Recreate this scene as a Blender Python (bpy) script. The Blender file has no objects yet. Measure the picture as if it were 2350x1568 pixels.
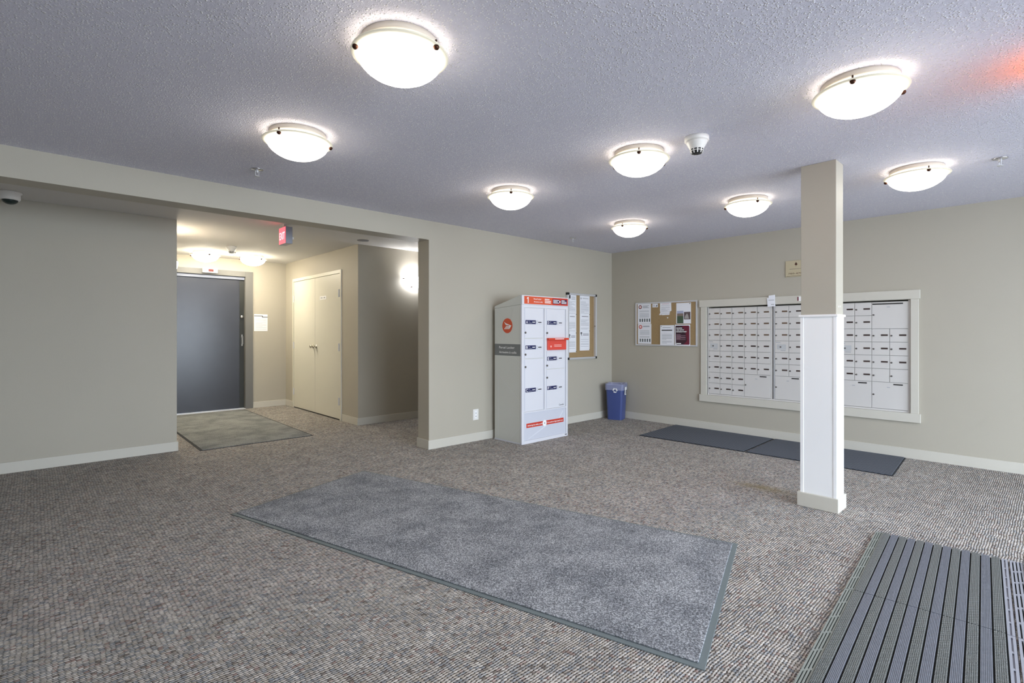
import bpy, bmesh, math, random
from mathutils import Vector, Matrix
random.seed(7)
S = bpy.context.scene
COL = S.collection
PI = math.pi

# ------------------------------------------------------------------ camera
cam_d = bpy.data.cameras.new('camera')
cam_d.sensor_fit = 'HORIZONTAL'; cam_d.sensor_width = 36.0
cam_d.lens = 1172.2 / 2350 * 36
cam_d.shift_y = -(784 - 765) / 2350.0
cam_d.clip_start = 0.05; cam_d.clip_end = 100
cam = bpy.data.objects.new('camera', cam_d); COL.objects.link(cam)
cam.location = (0, 0, 1.2404)
cam.rotation_euler = (PI / 2, 0, -math.radians(43.093))
S.camera = cam

# ------------------------------------------------------------------ view, world, daylight
S.view_settings.view_transform = 'Standard'
S.view_settings.look = 'None'
S.view_settings.gamma = 1.0
S.view_settings.use_curve_mapping = False
S.view_settings.exposure = 1.36
SKY = 7.2
LAMP = 4.3
HALL_LAMP = 19.0
SCONCE = 14.0

w = bpy.data.worlds.new('world'); S.world = w; w.use_nodes = True
bg = w.node_tree.nodes['Background']
bg.inputs[0].default_value = (0.80, 0.86, 1.0, 1); bg.inputs[1].default_value = SKY

def portal(x0, x1, z0, z1, y):
    ld = bpy.data.lights.new('daylight_portal', 'AREA'); ld.shape = 'RECTANGLE'
    ld.size = x1 - x0; ld.size_y = z1 - z0
    ld.cycles.is_portal = True
    o = bpy.data.objects.new('daylight_portal', ld); COL.objects.link(o)
    o.location = ((x0 + x1) / 2, y, (z0 + z1) / 2); o.rotation_euler = (PI / 2, 0, 0)
    return o
portal(0.2, 5.6, 0.06, 2.25, -3.33)

# ------------------------------------------------------------------ colour and materials
def lin(c):
    c /= 255.0
    return c / 12.92 if c <= 0.04045 else ((c + 0.055) / 1.055) ** 2.4
def rgb(r, g, b): return (lin(r), lin(g), lin(b), 1)

MATS = {}
def mat(name, col, rough=0.6, metal=0.0, spec=0.5, emit=None, es=0.0, alpha=1.0):
    m = bpy.data.materials.new(name); m.use_nodes = True
    b = m.node_tree.nodes['Principled BSDF']
    b.inputs['Base Color'].default_value = col
    b.inputs['Roughness'].default_value = rough
    b.inputs['Metallic'].default_value = metal
    b.inputs['Specular IOR Level'].default_value = spec
    if emit: b.inputs['Emission Color'].default_value = emit; b.inputs['Emission Strength'].default_value = es
    if alpha < 1: b.inputs['Alpha'].default_value = alpha
    MATS[name] = m
    return m
def N(m, t, **kw):
    n = m.node_tree.nodes.new(t)
    for k, v in kw.items(): setattr(n, k, v)
    return n
def L(m, a, b): m.node_tree.links.new(a, b)
def bsdf(m): return m.node_tree.nodes['Principled BSDF']
def math_n(m, op, a, b=None, c=None, clamp=False):
    n = N(m, 'ShaderNodeMath', operation=op); n.use_clamp = clamp
    for i, v in enumerate((a, b, c)):
        if v is None: continue
        if isinstance(v, (int, float)): n.inputs[i].default_value = v
        else: L(m, v, n.inputs[i])
    return n.outputs[0]
def mixc(m, f, a, b, bt='MIX'):
    n = N(m, 'ShaderNodeMix', data_type='RGBA', blend_type=bt)
    for i, v in ((0, f), (6, a), (7, b)):
        if isinstance(v, (int, float)): n.inputs[i].default_value = v
        elif isinstance(v, tuple): n.inputs[i].default_value = v
        else: L(m, v, n.inputs[i])
    return n.outputs[2]
def ramp(m, fac, stops, interp='LINEAR'):
    n = N(m, 'ShaderNodeValToRGB'); cr = n.color_ramp; cr.interpolation = interp
    while len(cr.elements) < len(stops): cr.elements.new(0.5)
    for e, (p, c) in zip(cr.elements, stops): e.position = p; e.color = c
    L(m, fac, n.inputs[0]); return n.outputs[0]
def noise(m, vec, scale, detail=2, rough=0.5):
    n = N(m, 'ShaderNodeTexNoise'); n.inputs['Scale'].default_value = scale
    n.inputs['Detail'].default_value = detail; n.inputs['Roughness'].default_value = rough
    if vec is not None: L(m, vec, n.inputs['Vector'])
    return n.outputs['Fac']
def bump(m, h, strength, dist):
    n = N(m, 'ShaderNodeBump'); n.inputs['Strength'].default_value = strength; n.inputs['Distance'].default_value = dist
    L(m, h, n.inputs['Height']); L(m, n.outputs[0], bsdf(m).inputs['Normal'])
def wpos(m): return N(m, 'ShaderNodeNewGeometry').outputs['Position']
def opos(m): return N(m, 'ShaderNodeTexCoord').outputs['Object']

def paint(name, col, rough=0.55, bs=0.25):
    m = mat(name, col, rough, spec=0.3)
    p = wpos(m)
    v = noise(m, p, 1.3, 3)
    c = mixc(m, v, tuple(x * 0.96 for x in col[:3]) + (1,), tuple(min(1, x * 1.04) for x in col[:3]) + (1,))
    L(m, c, bsdf(m).inputs['Base Color'])
    bump(m, noise(m, p, 160, 2), bs, 0.002)
    return m
WALL = paint('wall_paint', rgb(184, 178, 164))
TRIM = paint('trim_paint', rgb(208, 204, 193), 0.4, 0.05)
TRIMH = TRIM
WHITE = paint('white_gloss_paint', rgb(252, 252, 253), 0.3, 0.03)
HALLCEIL = paint('smooth_ceiling', rgb(214, 212, 210), 0.8, 0.7)
DOORP = paint('door_paint', rgb(222, 219, 205), 0.4, 0.08)

# popcorn ceiling
POP = mat('popcorn_ceiling', rgb(226, 224, 234), 0.8, spec=0.3)
_p = wpos(POP)
_v1 = N(POP, 'ShaderNodeTexVoronoi'); _v1.inputs['Scale'].default_value = 85; L(POP, _p, _v1.inputs['Vector'])
_v2 = N(POP, 'ShaderNodeTexVoronoi'); _v2.inputs['Scale'].default_value = 150; L(POP, _p, _v2.inputs['Vector'])
_h1 = math_n(POP, 'SUBTRACT', 0.42, _v1.outputs['Distance'], clamp=True)
_sc = N(POP, 'ShaderNodeSeparateColor'); L(POP, _v1.outputs['Color'], _sc.inputs[0])
_msk = math_n(POP, 'GREATER_THAN', _sc.outputs[0], 0.35)
_h1 = math_n(POP, 'MULTIPLY', _h1, _msk)
_h2 = math_n(POP, 'SUBTRACT', 0.4, _v2.outputs['Distance'], clamp=True)
_h = math_n(POP, 'ADD', math_n(POP, 'MULTIPLY', _h1, 2.4), math_n(POP, 'MULTIPLY', _h2, 0.8))
_h = math_n(POP, 'ADD', _h, math_n(POP, 'MULTIPLY', noise(POP, _p, 45, 3), 0.5))
L(POP, ramp(POP, _h, [(0.28, rgb(220, 219, 233)), (0.72, rgb(252, 251, 255))]), bsdf(POP).inputs['Base Color'])  # lit look of the bumps painted in: raised blobs whiter than the base
bump(POP, _h, 1.0, 0.005)

# carpet: loops in rows along X
CARPET = mat('loop_carpet', rgb(150, 145, 135), 0.95, spec=0.1)
def carpet_nodes(m):
    p = wpos(m); sp = N(m, 'ShaderNodeSeparateXYZ'); L(m, p, sp.inputs[0])
    wob = math_n(m, 'MULTIPLY', math_n(m, 'SUBTRACT', noise(m, p, 9, 2), 0.5), 0.02)
    yv = math_n(m, 'DIVIDE', math_n(m, 'ADD', sp.outputs[1], wob), 0.0120)
    row = math_n(m, 'FLOOR', yv); fv = math_n(m, 'SUBTRACT', math_n(m, 'FRACT', yv), 0.5)
    wn0 = N(m, 'ShaderNodeTexWhiteNoise', noise_dimensions='1D'); L(m, row, wn0.inputs['W'])
    wob2 = math_n(m, 'MULTIPLY', math_n(m, 'SUBTRACT', noise(m, p, 13, 2), 0.5), 0.9)
    xu = math_n(m, 'ADD', math_n(m, 'DIVIDE', sp.outputs[0], 0.0170), math_n(m, 'ADD', wob2, math_n(m, 'MULTIPLY', wn0.outputs['Value'], 0.30)))
    coli = math_n(m, 'FLOOR', xu); fu = math_n(m, 'SUBTRACT', math_n(m, 'FRACT', xu), 0.5)
    cv = N(m, 'ShaderNodeCombineXYZ'); L(m, coli, cv.inputs[0]); L(m, row, cv.inputs[1])
    wn = N(m, 'ShaderNodeTexWhiteNoise', noise_dimensions='3D'); L(m, cv.outputs[0], wn.inputs['Vector'])
    au = math_n(m, 'ABSOLUTE', math_n(m, 'MULTIPLY', fu, 2)); av = math_n(m, 'ABSOLUTE', math_n(m, 'MULTIPLY', fv, 2))
    gu = math_n(m, 'POWER', au, 3.0); gv = math_n(m, 'POWER', av, 1.6)
    # height: ridge along X, pinched where loops meet
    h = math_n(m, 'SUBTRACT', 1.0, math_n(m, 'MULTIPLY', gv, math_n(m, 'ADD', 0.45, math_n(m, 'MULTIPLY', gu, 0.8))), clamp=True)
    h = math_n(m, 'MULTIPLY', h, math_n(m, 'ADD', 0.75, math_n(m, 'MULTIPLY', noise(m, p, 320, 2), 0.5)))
    c = ramp(m, wn.outputs['Value'], [(0.0, rgb(188, 181, 174)), (0.28, rgb(158, 156, 154)), (0.5, rgb(174, 166, 156)),
             (0.70, rgb(146, 148, 151)), (0.82, rgb(158, 138, 131)), (0.88, rgb(206, 200, 193)), (0.955, rgb(128, 119, 113))], 'CONSTANT')
    # highlights on the yarn crowns of some rows, painted into the colour
    crown = math_n(m, 'MULTIPLY', math_n(m, 'SUBTRACT', 1.0, math_n(m, 'MULTIPLY', av, 3.2), clamp=True), math_n(m, 'GREATER_THAN', noise(m, p, 38, 2), 0.50))
    c = mixc(m, math_n(m, 'MULTIPLY', crown, 0.95), c, rgb(250, 244, 236))
    patch = ramp(m, noise(m, p, 5.5, 3), [(0.35, (0.86, 0.86, 0.86, 1)), (0.65, (1.04, 1.04, 1.04, 1))])
    c = mixc(m, 1.0, c, patch, 'MULTIPLY')
    # salt/dirt stain in front of the column
    mp = N(m, 'ShaderNodeMapping'); mp.inputs['Location'].default_value = (-4.27, -1.62, 0); L(m, p, mp.inputs[0])
    dv = N(m, 'ShaderNodeVectorMath', operation='LENGTH'); ms = N(m, 'ShaderNodeVectorMath', operation='MULTIPLY'); ms.inputs[1].default_value = (7, 2.4, 0)
    L(m, mp.outputs[0], ms.inputs[0]); L(m, ms.outputs[0], dv.inputs[0])
    st = math_n(m, 'SUBTRACT', 1.1, math_n(m, 'ADD', dv.outputs['Value'], math_n(m, 'MULTIPLY', noise(m, p, 14, 3), 0.6)), clamp=True)
    c = mixc(m, math_n(m, 'MULTIPLY', st, 0.8), c, rgb(150, 132, 84))
    # shade in the deep gaps between loops, painted as a dark colour
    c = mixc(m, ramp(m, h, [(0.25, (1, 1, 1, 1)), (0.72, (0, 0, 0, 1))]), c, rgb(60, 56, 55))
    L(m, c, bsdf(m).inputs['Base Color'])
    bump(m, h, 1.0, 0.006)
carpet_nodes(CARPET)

# cut pile rug
def rug_mat(name, a, b, sc=260):
    m = mat(name, a, 0.95, spec=0.1)
    p = wpos(m)
    f = noise(m, p, sc, 3, 0.7)
    c = ramp(m, f, [(0.36, tuple(x * 0.45 for x in a[:3]) + (1,)), (0.5, a), (0.64, b)])
    big = ramp(m, noise(m, p, 4.2, 6, 0.65), [(0.38, (0.70, 0.71, 0.72, 1)), (0.60, (1.06, 1.06, 1.05, 1))])
    L(m, mixc(m, 1.0, c, big, 'MULTIPLY'), bsdf(m).inputs['Base Color'])
    bump(m, f, 0.6, 0.006)
    return m
RUG = rug_mat('grey_pile', rgb(140, 142, 147), rgb(212, 214, 219), 150)
RUGH = rug_mat('hall_mat_pile', rgb(148, 150, 150), rgb(176, 178, 178), 120)
RUBBER = mat('rubber_edge', rgb(112, 122, 124), 0.6)
BLACKR = mat('black_rubber', rgb(34, 38, 44), 0.7)
# dark embossed mat
DMAT = mat('embossed_dark_mat', rgb(74, 80, 92), 0.8)
def dmat_nodes(m):
    p = wpos(m); mp = N(m, 'ShaderNodeMapping'); mp.inputs['Rotation'].default_value = (0, 0, PI / 4); L(m, p, mp.inputs[0])
    sp = N(m, 'ShaderNodeSeparateXYZ'); L(m, mp.outputs[0], sp.inputs[0])
    a = math_n(m, 'ABSOLUTE', math_n(m, 'SINE', math_n(m, 'MULTIPLY', sp.outputs[0], PI / 0.034)))
    b = math_n(m, 'ABSOLUTE', math_n(m, 'SINE', math_n(m, 'MULTIPLY', sp.outputs[1], PI / 0.034)))
    h = math_n(m, 'MULTIPLY', a, b)
    c = mixc(m, h, rgb(82, 88, 100), rgb(40, 44, 54))
    c = mixc(m, noise(m, p, 90, 3), c, rgb(96, 102, 112))
    L(m, c, bsdf(m).inputs['Base Color']); bump(m, math_n(m, 'SUBTRACT', 1.0, h), 0.8, 0.006)
dmat_nodes(DMAT)
# ridged mat
RIBM = mat('ribbed_strip_rubber', rgb(128, 131, 146), 0.55)
_p = opos(RIBM); L(RIBM, mixc(RIBM, noise(RIBM, _p, 60, 4), rgb(100, 103, 112), rgb(136, 139, 149)), bsdf(RIBM).inputs['Base Color'])
BRUSHM = mat('brush_strip_bristle', rgb(110, 116, 110), 0.8)
def brush_nodes(m):
    p = opos(m); sp = N(m, 'ShaderNodeSeparateXYZ'); L(m, p, sp.inputs[0])
    jj = math_n(m, 'FLOOR', math_n(m, 'DIVIDE', sp.outputs[1], 0.0052))
    a = math_n(m, 'ADD', math_n(m, 'MULTIPLY', sp.outputs[0], 2 * PI / 0.0095), math_n(m, 'MULTIPLY', jj, PI))
    h = math_n(m, 'ADD', math_n(m, 'MULTIPLY', math_n(m, 'SINE', a), 0.5), 0.5)
    c = ramp(m, h, [(0.35, rgb(26, 29, 30)), (0.85, rgb(182, 185, 182))])
    L(m, c, bsdf(m).inputs['Base Color']); bump(m, h, 0.7, 0.004)
brush_nodes(BRUSHM)
BORDM = mat('mat_border_rubber', rgb(144, 149, 142), 0.6)
BORDL = mat('pale_mat_border_rubber', rgb(158, 159, 168), 0.6)
MATBASE = mat('mat_backing', rgb(26, 30, 30), 0.8)

METAL = mat('brushed_aluminium', rgb(222, 223, 227), 0.35, 0.45)
CHROME = mat('chrome', rgb(220, 220, 222), 0.15, 1.0)
BRONZE = mat('dark_bronze', rgb(70, 42, 30), 0.35, 0.8)
BLACK = mat('black_plastic', rgb(18, 18, 20), 0.4)
BOXW = mat('mailbox_enamel', rgb(214, 211, 208), 0.4)
PLATE = mat('name_window_brown', rgb(104, 82, 62), 0.5)
PLATED = mat('name_window_dark', rgb(64, 50, 46), 0.5)
PLATEG = mat('name_window_grey', rgb(128, 118, 106), 0.5)
LOCKM = mat('lock_metal', rgb(112, 108, 106), 0.4, 0.7)
LOCKW = mat('locker_white', rgb(222, 223, 230), 0.35)
LOCKS = mat('locker_side_panel', rgb(214, 215, 208), 0.4)
LOCKS2 = mat('locker_side_line', rgb(218, 219, 216), 0.4)
LOCKP = mat('locker_lower_panel', rgb(206, 209, 220), 0.4)
LOCKP2 = mat('locker_panel_line', rgb(222, 225, 234), 0.4)
SLATEG = mat('grey_band', rgb(122, 124, 124), 0.5)
RED = mat('red_print', rgb(202, 58, 36), 0.45)
ORANGE = mat('orange_red_print', rgb(218, 88, 52), 0.45)
MAROON = mat('maroon_print', rgb(112, 30, 52), 0.5)
NAVY = mat('navy_print', rgb(24, 30, 84), 0.45)
PWHITE = mat('white_print', rgb(250, 250, 250), 0.5)
PGREY = mat('grey_print', rgb(176, 178, 184), 0.6)
PDARK = mat('dark_print', rgb(70, 72, 76), 0.6)
PBLACK = mat('black_print', rgb(26, 26, 30), 0.6)
PAPER = mat('paper', rgb(240, 241, 247), 0.7)
CREAM = mat('cream_sign', rgb(196, 184, 154), 0.5)
BROWNP = mat('brown_print', rgb(78, 44, 32), 0.6)
CORK = mat('cork', rgb(168, 142, 104), 0.9)
_p = wpos(CORK); L(CORK, mixc(CORK, ramp(CORK, noise(CORK, _p, 220, 4, 0.7), [(0.4, (0, 0, 0, 1)), (0.6, (1, 1, 1, 1))]), rgb(146, 120, 84), rgb(176, 150, 110)), bsdf(CORK).inputs['Base Color'])
WPLASTIC = mat('white_plastic', rgb(238, 236, 232), 0.4)
DARKV = mat('vent_black', rgb(20, 22, 22), 0.6)
BLUE = mat('blue_bin_plastic', rgb(68, 82, 138), 0.4)
DOORG = mat('dark_grey_door_paint', rgb(62, 65, 74), 0.26)
_p = wpos(DOORG); L(DOORG, mixc(DOORG, noise(DOORG, _p, 3, 3), rgb(58, 61, 70), rgb(66, 69, 79)), bsdf(DOORG).inputs['Base Color'])
FRAMEG = mat('grey_door_frame_paint', rgb(112, 111, 108), 0.45)
JAMB = mat('dark_jamb', rgb(44, 46, 42), 0.5)
BRASS = mat('satin_nickel', rgb(196, 190, 176), 0.25, 0.9)

def glow(name, col, s):
    m = mat(name, (0.9, 0.88, 0.84, 1), 0.3, emit=col, es=s)
    return m
GLASS_L = glow('lit_alabaster_glass', (1.0, 0.93, 0.82, 1), LAMP)
GLASS_H = glow('lit_alabaster_glass_warm', (1.0, 0.91, 0.73, 1), HALL_LAMP)
GLASS_IN = {GLASS_L.name: glow('lit_glass_inside', (1.0, 0.93, 0.82, 1), LAMP * .34), GLASS_H.name: glow('lit_glass_inside_warm', (1.0, 0.91, 0.73, 1), HALL_LAMP * .5)}
GLASS_S = glow('lit_sconce_glass', (0.93, 0.95, 1.0, 1), SCONCE)
GLASS_SW = glow('lit_sconce_glass_warm', (1.0, 0.88, 0.7, 1), SCONCE)
RIMG = mat('frosted_glass_rim', rgb(214, 208, 188), 0.3, emit=(1.0, 0.93, 0.76, 1), es=0.10)
REDGLOW = mat('exit_face_glow', rgb(230, 60, 70), 0.4, emit=(1.0, 0.10, 0.13, 1), es=0.75)
REDGLOW2 = mat('exit_letters_glow', rgb(255, 150, 150), 0.4, emit=(1.0, 0.35, 0.38, 1), es=1.0)
REDLED = mat('indicator_led', rgb(70, 10, 6), 0.4, emit=(1.0, 0.12, 0.05, 1), es=0.12)

def glassy(name, tint, f):
    m = bpy.data.materials.new(name); m.use_nodes = True
    nt = m.node_tree; nt.nodes.remove(nt.nodes['Principled BSDF'])
    t = nt.nodes.new('ShaderNodeBsdfTransparent'); t.inputs[0].default_value = tint
    g = nt.nodes.new('ShaderNodeBsdfGlossy'); g.inputs['Roughness'].default_value = 0.05
    mx = nt.nodes.new('ShaderNodeMixShader'); mx.inputs[0].default_value = f
    nt.links.new(t.outputs[0], mx.inputs[1]); nt.links.new(g.outputs[0], mx.inputs[2])
    nt.links.new(mx.outputs[0], nt.nodes['Material Output'].inputs[0])
    return m
PANE = glassy('window_glass', (0.95, 0.98, 0.97, 1), 0.06)
BAG = mat('clear_bag_plastic', rgb(196, 200, 232), 0.25, alpha=0.45)

# ------------------------------------------------------------------ geometry helpers
def mesh_obj(name, verts, faces, m, parent=None, smooth=False, bevel=0):
    me = bpy.data.meshes.new(name)
    me.from_pydata([tuple(v) for v in verts], [], faces)
    if bevel:
        bm = bmesh.new(); bm.from_mesh(me)
        bmesh.ops.recalc_face_normals(bm, faces=bm.faces)
        bmesh.ops.bevel(bm, geom=bm.edges[:], offset=bevel, segments=2, affect='EDGES', profile=0.5, clamp_overlap=True)
        bm.to_mesh(me); bm.free()
    else:
        bm = bmesh.new(); bm.from_mesh(me); bmesh.ops.recalc_face_normals(bm, faces=bm.faces); bm.to_mesh(me); bm.free()
    if smooth:
        for p in me.polygons: p.use_smooth = True
    me.materials.append(m)
    o = bpy.data.objects.new(name, me); COL.objects.link(o)
    if parent: o.parent = parent
    return o
BF = [(0, 3, 2, 1), (4, 5, 6, 7), (0, 1, 5, 4), (1, 2, 6, 5), (2, 3, 7, 6), (3, 0, 4, 7)]
def bv(x0, x1, y0, y1, z0, z1):
    return [(x0, y0, z0), (x1, y0, z0), (x1, y1, z0), (x0, y1, z0), (x0, y0, z1), (x1, y0, z1), (x1, y1, z1), (x0, y1, z1)]
class MB:
    def __init__(s, frame=None): s.v = []; s.f = []; s.fr = frame
    def box(s, a0, a1, b0, b1, c0, c1):
        n = len(s.v); vs = bv(min(a0, a1), max(a0, a1), min(b0, b1), max(b0, b1), min(c0, c1), max(c0, c1))
        s.v += [s.fr(*v) for v in vs] if s.fr else vs
        s.f += [tuple(n + i for i in q) for q in BF]; return s
    def prism(s, poly, c0, c1):              # polygon in first two coords, extruded in the third
        n = len(s.v); k = len(poly)
        vs = [(p[0], p[1], c0) for p in poly] + [(p[0], p[1], c1) for p in poly]
        s.v += [s.fr(*v) for v in vs] if s.fr else vs
        s.f += [tuple(n + i for i in range(k))[::-1], tuple(n + k + i for i in range(k))]
        s.f += [(n + i, n + (i + 1) % k, n + k + (i + 1) % k, n + k + i) for i in range(k)]; return s
    def disc(s, u, v, r, c0, c1, k=20, ru=None):
        ru = ru or r
        return s.prism([(u + ru * math.cos(2 * PI * i / k), v + r * math.sin(2 * PI * i / k)) for i in range(k)], c0, c1)
    def build(s, name, m, parent=None, origin=None, bevel=0, smooth=False):
        vs = s.v
        if parent is not None and origin is None: origin = parent.get('_o', None)
        if origin is not None: vs = [(v[0] - origin[0], v[1] - origin[1], v[2] - origin[2]) for v in vs]
        return mesh_obj(name, vs, s.f, m, parent, smooth, bevel)
ORG = {}
def FA(Y):   # faces -Y: u=X, v=Z, w outwards
    return lambda u, v, w: (u, Y - w, v)
def FB(X):   # faces -X: u=-Y
    return lambda u, v, w: (X - w, -u, v)
def FZ(z=0): return lambda u, v, w: (u, v, z + w)

def tag(o, label=None, cat=None, group=None, kind=None):
    if label: o['label'] = label
    if cat: o['category'] = cat
    if group: o['group'] = group
    if kind: o['kind'] = kind
    return o
def thing(name, label, cat, loc, group=None, rz=0):
    o = bpy.data.objects.new(name, None); COL.objects.link(o); o.empty_display_size = 0.1
    o.location = loc; o.rotation_euler = (0, 0, rz)
    return tag(o, label, cat, group)
def part(mb, name, m, root, parent=None, bevel=0, smooth=False, label=None):
    """mb in world coordinates; root = thing Empty (unrotated)"""
    o = mb.build(name, m, parent or root, origin=tuple(root.location), bevel=bevel, smooth=smooth)
    if label: o['label'] = label
    return o
def struct(name, mb, m, bevel=0, parent=None):
    o = mb.build(name, m, parent, bevel=bevel)
    o['kind'] = 'structure'
    return o
def lathe_v(prof, n=40, fr=None):
    """prof: (r,z) list; axis = third coordinate"""
    vs = []; fs = []
    for r, z in prof:
        for i in range(n):
            a = 2 * PI * i / n; v = (r * math.cos(a), r * math.sin(a), z)
            vs.append(fr(*v) if fr else v)
    for j in range(len(prof) - 1):
        for i in range(n):
            fs.append((j * n + i, j * n + (i + 1) % n, (j + 1) * n + (i + 1) % n, (j + 1) * n + i))
    return vs, fs
def lathe(name, prof, m, parent=None, n=40, fr=None, cap=True):
    vs, fs = lathe_v(prof, n, fr)
    if cap:
        if prof[0][0] > 1e-4: fs.append(tuple(range(n))[::-1])
        if prof[-1][0] > 1e-4: k = (len(prof) - 1) * n; fs.append(tuple(k + i for i in range(n)))
    return mesh_obj(name, vs, fs, m, parent, smooth=True)
def autosmooth(o, ang=35):
    me = o.data
    for e in me.edges: pass
    try: me.set_sharp_from_angle(angle=math.radians(ang))
    except Exception: pass
    return o

_dg = None
def text(string, frame, u, v, hgt, m, root, parent=None, width=None, w=0.001, align='LEFT', thick=0.0006, name='lettering', bold=0.0):
    """flat lettering; (u,v) = left/centre baseline, hgt = cap height"""
    cu = bpy.data.curves.new('t', 'FONT'); cu.body = string; cu.size = 1; cu.extrude = 0; cu.offset = bold; cu.resolution_u = 3
    to = bpy.data.objects.new('t', cu); COL.objects.link(to)
    bpy.context.view_layer.update()
    me = bpy.data.meshes.new_from_object(to)
    bpy.data.objects.remove(to); bpy.data.curves.remove(cu)
    xs = [q.co.x for q in me.vertices]
    x0, x1 = min(xs), max(xs)
    sy = hgt / 0.70
    sx = (width / (x1 - x0)) if width else sy
    off = -x0 if align == 'LEFT' else -(x0 + x1) / 2
    og = Vector(root.location)
    for q in me.vertices:
        q.co = Vector(frame(u + (q.co.x + off) * sx, v + q.co.y * sy, w)) - og
    me.materials.clear(); me.materials.append(m); me.name = name
    o = bpy.data.objects.new(name, me); COL.objects.link(o); o.parent = parent or root
    return o
def lines(frame, u0, u1, v1, v0, n, m, root, parent=None, w=0.001, th=0.45, name='print_lines', full=0.8, seed=0):
    r = random.Random(seed); mb = MB(frame); dv = (v1 - v0) / n
    for i in range(n):
        vv = v1 - dv * (i + 0.5); t = dv * th / 2
        if r.random() < 0.12: continue
        e = u0 + (u1 - u0) * (1 if r.random() < full else r.uniform(0.4, 0.9))
        mb.box(u0, e, vv - t, vv + t, w - 0.0003, w)
    return part(mb, name, m, root, parent)

# ------------------------------------------------------------------ room shell
H = 2.44; YA = 4.582; YB = 4.79; XB = 6.34; YL = 6.355; YD = 6.43; YE = 9.12; XC = 3.18; XL = 1.10; XJ = 3.073
XW = -3.0; YS = -3.2; ZB = 2.2375
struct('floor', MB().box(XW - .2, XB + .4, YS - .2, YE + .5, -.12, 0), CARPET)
struct('ceiling', MB().box(XW - .2, XB + .4, YS - .2, YA + .1, H, H + .15), POP)
struct('ceiling_hall', MB().box(XW - .2, XB + .4, YA + .1, YE + .5, H, H + .15), HALLCEIL)
struct('wall_north', MB().box(XJ, XB, YA, YB, 0, H).box(XW, XJ, YA, YB, ZB, H), WALL)
OY0, OY1, OZ0, OZ1 = 1.0, 3.091, 0.447, 1.575
struct('wall_east', MB().box(XB, XB + .2, YS, OY0, 0, H).box(XB, XB + .2, OY1, YD, 0, H).box(XB, XB + .2, OY0, OY1, 0, OZ0).box(XB, XB + .2, OY0, OY1, OZ1, H).box(XB + .19, XB + .25, OY0 - .05, OY1 + .05, OZ0 - .05, OZ1 + .05), WALL)
struct('wall_hall_left', MB().box(XW, XL, YL, YE + .2, 0, H), WALL)
EX0, EX1, EZ1 = 1.46, 2.53, 2.165
struct('wall_hall_back', MB().box(XL, EX0, YE, YE + .2, 0, H).box(EX1, XC, YE, YE + .2, 0, H).box(EX0, EX1, YE, YE + .2, EZ1, H), WALL)
struct('wall_hall_right', MB().box(XC, XB + .2, YD, YE + .2, 0, H), WALL)
struct('wall_west', MB().box(XW - .2, XW, YS, YL, 0, H), WALL)
# south wall with the glazed entrance front (behind the camera)
SX0, SX1, SZ1 = 0.2, 5.6, 2.25
struct('wall_south', MB().box(XW - .2, SX0, YS - .15, YS, 0, H).box(SX1, XB + .2, YS - .15, YS, 0, H).box(SX0, SX1, YS - .15, YS, SZ1, H).box(SX0, SX1, YS - .15, YS, 0, .06), WALL)
mb = MB(); xs = [SX0, 1.25, 2.3, 3.3, 4.3, SX1]
for x in xs: mb.box(x - .03 if x > SX0 else x, x + .03 if x < SX1 else x, YS - .12, YS - .04, .06, SZ1)
for z in (.06, SZ1 - .06): mb.box(SX0, SX1, YS - .12, YS - .04, z, z + .06)
mb.box(2.3, 4.3, YS - .11, YS - .05, 1.0, 1.06)
win = struct('window_1', mb, METAL)
for a, b in zip(xs[:-1], xs[1:]):
    MB().box(a + .03, b - .03, YS - .083, YS - .077, .12, SZ1 - .06).build('pane', PANE, win)
struct('floor_outside', MB().box(-6, 12, -9, YS - .2, -.14, -.02), mat('concrete', rgb(120, 120, 122), 0.9))

# baseboards
BH = 0.098; BT = 0.012
def base(name, mb): struct(name, mb, TRIM, bevel=0.002)
base('baseboard_north', MB().box(XJ - BT, 3.93, YA - BT, YA, 0, BH).box(XJ - BT, XJ, YA, YB + BT, 0, BH))
base('baseboard_north_corner', MB().box(3.93, XB, YA - BT, YA, 0, BH))
base('baseboard_hall_north', MB().box(XJ, XB, YB, YB + BT, 0, BH))
base('baseboard_east', MB().box(XB - BT, XB, YS, YA - BT, 0, BH))
base('baseboard_hall_left', MB().box(XW, XL, YL - BT, YL, 0, BH).box(XL, XL + BT, YL - BT, YE, 0, BH))
base('baseboard_hall_back', MB().box(EX1 + .12, XC, YE - BT, YE, 0, BH).box(XL, EX0 - .12, YE - BT, YE, 0, BH))
base('baseboard_hall_closet', MB().box(XC - BT, XC, 8.80, YE - BT, 0, BH).box(XC - BT, XC, YD - BT, 6.90, 0, BH))
base('baseboard_hall_right', MB().box(XC, XB, YD - BT, YD, 0, BH))

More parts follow.
